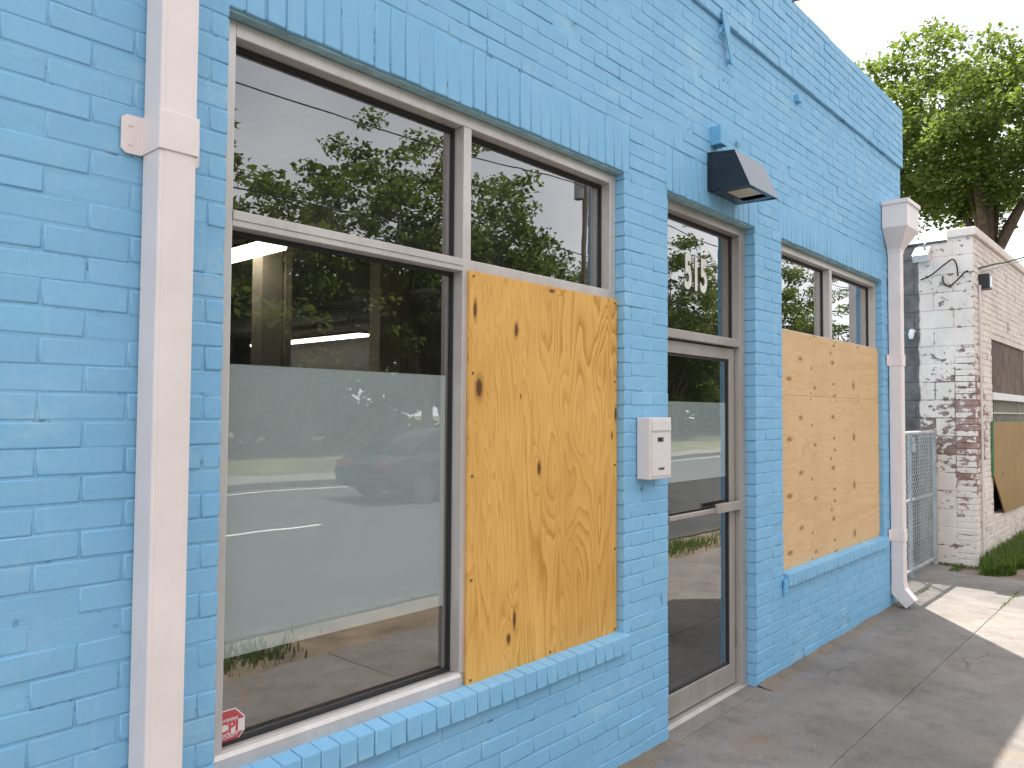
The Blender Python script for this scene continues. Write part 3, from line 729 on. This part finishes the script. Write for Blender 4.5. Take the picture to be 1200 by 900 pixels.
# side wall: blocks with brick toothing at the corner
bl = BrickSet(); r = random.Random(21)
for ci in range(18):
    z0 = ci*3*COURSE; off = (ci % 2)*.2; ys = .03 if z0 < 2.3 else -.167; y = ys-off
    while y < 6:
        y0 = max(y, ys)
        if y+.4-y0 > .06: bl.add(face_matrix((WX0+r.gauss(0, .0015), y+.4-.005, z0+.005), 'left'), y+.4-y0-.01, min(3*COURSE, 3.615-z0)-.01, .03)
        y += .4
bl.build(wwall, G['worn_white_block'], 'block', 120, 'block_field')
bk = BrickSet()
for ci in range(54):
    z0 = ci*COURSE
    if z0 < 2.36: bk.add(face_matrix((WX0+r.gauss(0, .002), .025, z0+.005), 'left'), .19, COURSE-.010, .03)
    off = (ci % 2)*BW/2; x = WX0+.01-off
    while x < WX1:
        segs = [(max(x, WX0+.003), x+BW)]
        if OZ0-.02 < z0 < OZ1:
            segs = [(a, min(b, OX0)) for a, b in segs if a < OX0-.03] + [(max(a, OX1), b) for a, b in segs if b > OX1+.03]
        for a, b in segs:
            if b-a > .03: bk.add(face_matrix((a+.004, WY0+r.gauss(0, .002), z0+.005), 'front'), b-a-.009, COURSE-.010, .03)
        x += BW
bk.build(wwall, G['worn_white_brick'], 'brick', 250, 'brick_field')
# boarded opening
mb = MB(); mb.box(OX0, OX1, WY0+.10, WY0+.15, .47, 1.86); bwn = mb.build('window', G['dark_gasket'], wb); bwn['label'] = 'boarded street window with iron grille'
MB().box(OX0+.01, OX1-.01, WY0+.03, WY0+.06, 1.935, OZ1-.01, .003).build('bare_panel', G['bare_board'], bwn)
MB().box(OX0-.03, OX1+.03, WY0-.02, WY0+.10, 1.845, 1.932, .004).build('rail', G['white_plastic'], bwn)
gr = MB().box(OX0+.02, OX1-.02, WY0+.02, WY0+.032, 1.68, 1.70).build('grille', G['cream_iron'], bwn)
bme = MB().box(-.008, .008, 0, .014, 1.40, 1.845).mesh('grille_bar', G['cream_iron'])
for i in range(18): link('grille_bar', bme, (OX0+.07+i*.135, WY0+.034, 0), bwn)
pb = MB().prism([(10.51, 1.58), (13.1, 1.58), (13.1, .45), (11.12, .47), (10.51, .95)], WY0-.028, WY0-.012, 'y').build('plywood_board', G['plywood_weathered'], None, (10.51, WY0-.028, .45))
tag(pb, 'weathered brown plywood with a broken corner over the white building window', 'plywood board')
mb = MB(); mb.box(10.49, 10.512, WY0-.026, WY0-.005, .95, 1.59); mb.box(10.512, 13.1, WY0-.026, WY0-.014, 1.581, 1.592); mb.build('green_edge', G['green_paint'], pb)
# fittings on the white building
fl = empty('flood_light', (9.68, .33, 3.40)); tag(fl, 'white flood light under the roof edge of the white building side wall', 'flood light')
mb = MB(); mb.prism([(9.722, 3.60), (9.722, 3.44), (9.60, 3.40), (9.55, 3.47)], .25, .41, 'y'); mb.build('housing', G['white_plastic'], fl)
mb = MB(); mb.tube([(9.66, .30, 3.52), (9.63, .30, 3.60), (9.69, .30, 3.62)], .012, 6); mb.build('knuckle', G['grey_metal'], fl)
bb = MB(); bb.tube([(9.728, .45, 2.62), (9.66, .45, 2.62)], .03, 10); bb.tube([(9.66, .45, 2.62), (9.64, .45, 2.58), (9.64, .45, 2.53)], [.02, .035, .02], 10); bb = bb.build('bulb_holder', G['bulb_glass']); tag(bb, 'small pale bulb holder on the dark bare block of the alley wall', 'bulb holder')
ll = empty('wall_lantern', (10.02, -.23, 3.10)); tag(ll, 'black box shaped lantern at the corner of the white building', 'wall lamp')
mb = MB(); mb.box(9.95, 10.11, -.28, -.172, 3.08, 3.25, .008); mb.build('housing', G['black_plastic'], ll)
MB().box(9.97, 10.09, -.282, -.278, 3.10, 3.23, .001).build('glass', G['car_glass'], ll)
cp = MB(); cp.tube([(9.93, -.19, .1), (9.93, -.19, 3.12)], .013, 8); cp = cp.build('conduit', G['white_plastic']); tag(cp, 'white painted conduit running up the corner below the black lantern', 'conduit')
def wire(name, pts, rad, label, cat, mat='cable', sub=8):
    P = [Vector(p) for p in pts]; q = []
    for i in range(len(P)-1):
        p0, p1, p2, p3 = P[max(i-1, 0)], P[i], P[i+1], P[min(i+2, len(P)-1)]
        for k in range(sub):
            t = k/sub; q.append(.5*((2*p1)+(p2-p0)*t+(2*p0-5*p1+4*p2-p3)*t*t+(3*p1-p0-3*p2+p3)*t**3))
    q.append(P[-1]); mb = MB(); mb.tube(q, rad, 6); return tag(mb.build(name, G[mat]), label, cat)
X_ = 9.705
wire('cable', [(X_, .36, 3.21), (X_-.01, .25, 3.25), (X_-.02, .10, 3.36), (X_-.02, .02, 3.40), (X_-.01, -.015, 3.32), (X_, -.02, 3.21)], .008, 'dark cable looping over the side wall of the white building', 'cable')
wire('cable', [(X_, .13, 3.23), (X_-.01, .125, 3.16), (X_-.02, .08, 3.105), (X_-.02, .02, 3.13), (X_-.02, -.06, 3.21), (X_-.02, -.10, 3.25)], .009, 'thick drooping cable loop below the roof of the white building', 'cable')
wire('service_wire', [(X_-.02, -.10, 3.25), (10.4, -.26, 3.42), (12.0, -.6, 3.80), (22, -3.2, 6.4)], .010, 'upper dark service wire leading off the corner of the white building', 'wire', sub=6)
wire('service_wire', [(X_-.02, -.06, 3.20), (10.4, -.25, 3.37), (12.0, -.6, 3.77), (22, -3.2, 6.35)], .009, 'pale service wire strung just under the dark one off the white building', 'wire', 'pale_cable', 6)
wire('service_wire', [(5.08, -.02, 4.455), (5.35, -.10, 4.57), (6.5, -.5, 5.0), (14, -3.1, 7.6)], .008, 'thin wire tied to the parapet edge of the blue building', 'wire', sub=6)
ps = MB().box(9.60, 9.722, .245, .385, -.02, 1.43, .02)
ps = ps.build('gate_post', G['weathered_post']); tag(ps, 'weathered square masonry post where the chain link gate meets the white wall', 'post')

# ---- chain link gate
ga = empty('chain_link_gate', (8.65, .21, 0)); tag(ga, 'chain link gate with pipe frame closing the alley between the two buildings', 'gate')
gx0, gx1, gz0, gz1, gy_ = 7.66, 9.585, .07, 1.47, .215
def pipe_(name, a, b, rad=.021): mb = MB(); mb.tube([a, b], rad, 10); return mb.build(name, G['galvanised'], ga)
pipe_('frame_rail', (gx0, gy_, gz0), (gx1, gy_, gz0)); pipe_('frame_rail', (gx0, gy_, gz1), (gx1, gy_, gz1)); pipe_('frame_rail', (gx0, gy_, .78), (gx1, gy_, .78), .017)
pipe_('frame_stile', (gx0, gy_, gz0-.07), (gx0, gy_, gz1)); pipe_('frame_stile', (gx1, gy_, gz0-.07), (gx1, gy_, gz1)); pipe_('frame_stile', (8.64, gy_, gz0-.07), (8.64, gy_, gz1))
mb = MB(); pitch = .036; rad = .0033
n = int((gx1-gx0)/pitch)
for i in range(n+1):                       # zig-zag wires, each hooked to the next
    x = gx0+i*pitch; z = gz0+.01; k = 0; pts = []
    while z < gz1+.03:
        pts.append((x+(pitch*1.04 if (k+i) % 2 else -pitch*.04), gy_-.022+(.003 if k % 2 else -.003), z)); z += pitch*1.05; k += 1
    mb.tube(pts, rad, 4, False)
stuff(mb.build('wire_mesh', G['galvanised'], ga))
mb = MB(); mb.box(8.60, 8.68, gy_-.05, gy_-.02, 1.28, 1.36, .006); mb.tube([(8.62, gy_-.035, 1.36), (8.62, gy_-.035, 1.42), (8.66, gy_-.035, 1.42), (8.66, gy_-.035, 1.36)], .006, 6); mb.build('latch', G['galvanised'], ga)

# ================================================================== VEGETATION
def leaves(centers, per, size, spread, rg, flat=.6):
    C = np.repeat(np.asarray(centers), per, axis=0); n = len(C)
    d = rg.normal(size=(n, 3)); d /= np.linalg.norm(d, axis=1, keepdims=True); rr = rg.random((n, 1))**.5
    P = C+d*rr*spread*np.array([1, 1, .62])
    nrm = rg.normal(size=(n, 3))*flat+np.array([0, 0, 1.0]); nrm /= np.linalg.norm(nrm, axis=1, keepdims=True)
    t = np.cross(nrm, rg.normal(size=(n, 3))); t /= np.linalg.norm(t, axis=1, keepdims=True); b = np.cross(nrm, t)
    s = size*(.6+.8*rg.random((n, 1))); l_ = t*s; w_ = b*s*.66; dr = nrm*s*.18
    V = np.stack([P-l_*.5-dr, P+w_*.5, P+l_*.55-dr, P-w_*.5], 1).reshape(-1, 3)
    return V
def leaf_mesh(name, V, mat):
    n = len(V)//4; me = bpy.data.meshes.new(name); me.vertices.add(4*n); me.vertices.foreach_set('co', V.ravel())
    me.loops.add(4*n); me.loops.foreach_set('vertex_index', np.arange(4*n, dtype=np.int32)); me.polygons.add(n)
    me.polygons.foreach_set('loop_start', np.arange(0, 4*n, 4, dtype=np.int32)); me.polygons.foreach_set('loop_total', np.full(n, 4, np.int32))
    me.materials.append(G[mat]); me.update(calc_edges=True); return me
def tree_parts(rg, h, crown_r, crown_z, trunk_r, nclump, per, leaf, spread, lean=(0, 0), fork=None, mat='leaf'):
    """returns (trunk mesh, crown mesh) standing at the origin"""
    mb = MB(); top = Vector((lean[0], lean[1], crown_z-.1*crown_r)); fz = fork or crown_z-crown_r*.9
    f0 = Vector((lean[0]*.3, lean[1]*.3, fz))
    mb.tube([(0, 0, -.2), (0, 0, .25), (lean[0]*.1, lean[1]*.1, fz*.5), f0], [trunk_r*1.5, trunk_r*1.05, trunk_r*.92, trunk_r*.85], 10)
    cents = []
    nb = 9
    for i in range(nb):
        a = 2*math.pi*i/nb+rg.uniform(-.3, .3); el = rg.uniform(.2, 1.3); rr = crown_r*rg.uniform(.55, .85)
        e = Vector((lean[0]+math.cos(a)*math.cos(el)*rr, lean[1]+math.sin(a)*math.cos(el)*rr, crown_z+(h-crown_z)*math.sin(el)*.8-crown_r*.15))
        mid = f0.lerp(e, .45)+Vector((rg.normal()*.25, rg.normal()*.25, .35*crown_r*.3))
        mb.tube([f0-Vector((0, 0, .2)), f0.lerp(mid, .55), mid, e], [trunk_r*.52, trunk_r*.40, trunk_r*.27, trunk_r*.06], 7)
        for q in range(3):
            s0 = mid.lerp(e, rg.uniform(0, .7)); e2 = s0+Vector((rg.normal(), rg.normal(), rg.normal()*.5+.1))*crown_r*.2
            mb.tube([s0, s0.lerp(e2, .5)+Vector((0, 0, .1)), e2], [trunk_r*.18, trunk_r*.11, trunk_r*.03], 5)
            cents.append(tuple(e2))
    V = rg.normal(size=(nclump, 3)); V /= np.linalg.norm(V, axis=1, keepdims=True)
    lump = 1+.16*np.sin(V[:, 0]*5+1)*np.cos(V[:, 1]*4+2)+.14*np.sin(V[:, 2]*7+V[:, 0]*3)+.08*rg.normal(size=nclump)
    rad = np.minimum((.30+.70*rg.random(nclump)**.42)*lump, 1.1)
    c = V*rad[:, None]*np.array([crown_r, crown_r, (h-crown_z)])
    c[:, 2] = np.where(c[:, 2] < 0, c[:, 2]*.62, c[:, 2]); c += np.array([lean[0], lean[1], crown_z])
    c = np.vstack([c, np.array(cents)])
    return mb.mesh('trunk', G['bark']), leaf_mesh('crown', leaves(c, per, leaf, spread, rg), mat)
def plant(name, parts, loc, rz, sc, label, cat, group=None):
    root = empty(name, loc); root.rotation_euler.z = rz; root.scale = (sc, sc, sc); tag(root, label, cat, group)
    for nm, me in zip(('trunk', 'crown'), parts):
        o = bpy.data.objects.new(nm, me); COL.objects.link(o); o.parent = root
    return root
plant('broadleaf_tree', tree_parts(np.random.default_rng(4), 10.3, 3.1, 7.75, .23, 290, 130, .115, .46, (0, .5), 5.3), (20, 1.35, -.1), 0, 1.0, 'large sunlit broadleaf tree rising behind the white derelict building', 'tree')
FARK = dict(mat='leaf_far')
far = [tree_parts(np.random.default_rng(30+i), h, cr_, cz_, .3, 210, 95, .23, .8, mat='leaf_far') for i, (h, cr_, cz_) in enumerate(((11, 4.6, 5.2), (14, 5.2, 6.4), (12.5, 4.0, 5.6)))]
r = random.Random(9)
spots = [(8, -27, 0, 1.0), (13.5, -25, 0, 1.1), (18.5, -26, 0, 1.15), (23.5, -24, 1, 1.08), (28, -26, 1, 1.02), (32.5, -27, 2, .95), (36, -29, 0, 1.1), (41, -27, 2, 1.0), (46, -25, 1, 1.04), (50.5, -27, 1, 1.0), (56, -32, 0, 1.0), (62.5, -26, 1, 1.08), (67, -25, 1, 1.12), (71.5, -28, 0, .9), (78, -34, 0, .85), (2, -28, 2, .9), (-6, -27, 1, .9)]
for x, y, k, s in spots:
    plant('roadside_tree', far[k], (x, y, -.1), r.uniform(0, 6), s, 'leafy green tree in the row across the road', 'tree', 'trees across the road')
rg = np.random.default_rng(12)
hc = np.stack([rg.uniform(-40, 120, 2600), rg.uniform(-37, -31, 2600), rg.uniform(.2, 8.0, 2600)], 1)
hd = stuff(link('hedgerow', leaf_mesh('hedgerow', leaves(hc, 24, .6, 1.1, rg, 1.0), 'leaf_far'), (0, 0, 0))); tag(hd, 'dense overgrown hedge behind the trees across the road', 'hedge')
# grass beside the white building, weeds in the verge
def grass(name, pts, hmin, hmax, label, width=.006):
    rg = np.random.default_rng(len(pts)); P = np.asarray(pts); n = len(P)
    a = rg.uniform(0, 2*np.pi, n); h = rg.uniform(hmin, hmax, n); ln = rg.uniform(.15, .75, n)*h
    d = np.stack([np.cos(a), np.sin(a), np.zeros(n)], 1); s = np.stack([-np.sin(a), np.cos(a), np.zeros(n)], 1)*(width*rg.uniform(.6, 1.6, n))[:, None]
    mid = P+d*(ln*.35)[:, None]+np.stack([0*h, 0*h, h*.65], 1); tip = P+d*ln[:, None]+np.stack([0*h, 0*h, h], 1)
    V = np.stack([P-s, P+s, mid+s*.7, mid-s*.7, mid-s*.7, mid+s*.7, tip+s*.1, tip-s*.1], 1).reshape(-1, 3)
    o = link(name, leaf_mesh(name, V, 'grass_blade'), (0, 0, 0)); stuff(o); tag(o, label, 'grass'); return o
rg = np.random.default_rng(2); p = []
for i in range(9000):
    x = rg.uniform(9.25, 13.5); lim = -.36-.26*min(1, (x-9.25)/1.0)+.08*math.sin(x*9); y0 = -.18 if x > 9.75 else -.27
    y = rg.uniform(lim, y0)
    if x < 9.9 and rg.random() > ((x-9.2)/.7)**1.5: continue
    if rg.random() < .55*(y0-y)/.5: continue
    p.append((x, y, -.02))
grass('grass', p, .05, .19, 'thick green grass along the foot of the white building')
p = []
for cx_, n_, s_ in ((2.3, 500, .35), (2.85, 160, .1), (5.3, 160, .25), (8.6, 700, .5), (11, 500, .6), (13.5, 700, .8), (-1, 500, .5)):
    for _ in range(n_): p.append((cx_+rg.normal()*s_, -2.62+rg.normal()*.12, -.027))
grass('verge_grass', p, .03, .11, 'sparse tufts of grass in the dirt verge beside the kerb')
p = [(7.72+rg.normal()*.015+.9*rg.random(), -.71+rg.normal()*.006, -.003) for _ in range(40)]+[(x, rg.normal()*.004-.0445, -.002) for x in rg.normal(8.05, .12, 30)]
p += [(rg.uniform(9.3, 9.58), rg.uniform(-.06, .02), 0) for _ in range(150)]+[(9.70-abs(rg.normal()*.05), rg.uniform(-.2, .2), -.01) for _ in range(260)]
grass('crack_weeds', p, .012, .04, 'tiny weeds in the joints and wall foot by the alley gate', .003)

# ================================================================== ACROSS THE ROAD (seen in the glass)
car = empty('dark_car', (11.6, -10.1, -.12)); tag(car, 'dark saloon car on the far lane of the road', 'car')
X0, Yc, Z0 = 9.35, -10.1, -.125
low = [(0, .55), (.05, .75), (.35, .92), (1.0, .98), (1.0, .98), (3.1, .98), (4.2, .88), (4.5, .70), (4.55, .40), (4.4, .24), (.1, .26)]
mb = MB()
bm = bmesh.new(); mb2 = MB(); mb2.prism([(X0+a, Z0+b) for a, b in low if True][:3]+[(X0+a, Z0+b) for a, b in low][4:], Yc-.88, Yc+.88, 'y')
vs = [bm.verts.new(v) for v in mb2.v]
for f in mb2.f: bm.faces.new([vs[i] for i in f])
bmesh.ops.bevel(bm, geom=bm.edges[:], offset=.07, segments=3, affect='EDGES', profile=.6)
mb.bm(bm, True); mb.build('body', G['car_paint'], car)
cab = [(.45, .95), (1.15, 1.38), (1.6, 1.45), (2.5, 1.43), (3.35, .95)]
bm = bmesh.new(); vs = []
for s_, sg in ((0, -1), (1, 1)):
    for a, b in cab: vs.append(bm.verts.new((X0+a, Yc+sg*(.80-(b-.95)*.38), Z0+b)))
n = len(cab)
for i in range(n): bm.faces.new([vs[i], vs[(i+1) % n], vs[n+(i+1) % n], vs[n+i]])
bm.faces.new(vs[:n][::-1]); bm.faces.new(vs[n:]); bmesh.ops.recalc_face_normals(bm, faces=bm.faces[:])
bmesh.ops.bevel(bm, geom=bm.edges[:], offset=.05, segments=2, affect='EDGES'); mb = MB(); mb.bm(bm, True); cabin = mb.build('cabin', G['car_paint'], car)
for sg in (-1, 1):
    mb = MB(); mb.add([(X0+a, Yc+sg*(.80-(b-.95)*.38+.006), Z0+b) for a, b in ((.75, 1.0), (1.22, 1.33), (1.62, 1.385), (2.45, 1.365), (3.1, 1.0))], [tuple(range(5)) if sg > 0 else tuple(range(4, -1, -1))]); mb.build('side_window', G['car_glass'], cabin)
    for xx in (.85, 3.65):
        mb = MB(); mb.tube([(X0+xx, Yc+sg*.70, Z0+.325), (X0+xx, Yc+sg*.895, Z0+.325)], .325, 24); wh = mb.build('wheel', G['rubber'], car)
        mb = MB(); mb.tube([(X0+xx, Yc+sg*.88, Z0+.325), (X0+xx, Yc+sg*.902, Z0+.325)], .21, 16); mb.build('rim', G['rim'], wh)
    mb = MB(); mb.box(X0-.004, X0+.10, Yc+sg*.62-.18, Yc+sg*.62+.18, Z0+.66, Z0+.80, .01); mb.build('tail_light', G['tail_red'], car)
pole = empty('utility_pole', (32.7, -22, -.1)); tag(pole, 'tall wooden utility pole with transformer across the road', 'utility pole')
mb = MB(); mb.tube([(32.7, -22, -.5), (32.7, -22, 15.8)], [.17, .11], 10); mb.build('pole', G['wood_pole'], pole)
MB().box(32.2, 34.6, -22.24, -22.12, 14.9, 15.03, .01).build('cross_arm', G['wood_pole'], pole)
mb = MB(); mb.tube([(32.2, -22, 12.9), (32.2, -22, 14.0)], .26, 12); mb.build('transformer', G['grey_metal'], pole)
for xx in (32.3, 33.0, 34.5):
    mb = MB(); mb.tube([(xx, -22.18, 15.03), (xx, -22.18, 15.25)], [.05, .03], 8); mb.build('insulator', G['grey_metal'], pole)
for i, (yy, zz) in enumerate(((-22.18, 15.2), (-21.6, 13.6), (-22.0, 10.2))):
    pts = []
    for k in range(0, 61):
        x = -60+k*3.5; ph = ((x-32.7) % 45)/45; pts.append((x, yy, zz-1.0*4*ph*(1-ph)))
    mb = MB(); mb.tube(pts, .03, 5); tag(mb.build('overhead_wire', G['cable']), ['top overhead wire on the cross arm across the road', 'middle overhead wire level with the pole transformer', 'lowest overhead cable strung along the road'][i], 'wire', None)

# grit swept up against the wall foot, in the joint and on the slabs
rg = np.random.default_rng(77); mb = MB()
for i in range(700):
    k = rg.random()
    if k < .6: x, y = rg.uniform(3.2, 7.3), -.085-abs(rg.normal())*.07
    elif k < .75: x, y = rg.uniform(3.2, 9), -.706+rg.normal()*.015
    else: x, y = rg.uniform(3, 9), rg.uniform(-2.1, -.1)
    if 3.4 < x < 4.6 and y > -.1: y -= .1
    q = .0015+.0045*rg.random()**3; a = rg.uniform(0, 6.28); c_, s_ = math.cos(a), math.sin(a)
    pts = [(1, 0, .1), (-.3, .9, 0), (-.9, -.6, .1), (.1, .1, .9)]
    mb.add([(x+q*(u*c_-v*s_), y+q*(u*s_+v*c_), .0015+q*h) for u, v, h in pts], [(0, 1, 3), (1, 2, 3), (2, 0, 3), (0, 2, 1)])
tag(stuff(mb.build('grit', G['weathered_post'])), 'loose grit scattered along the wall foot and sidewalk joint', 'grit')
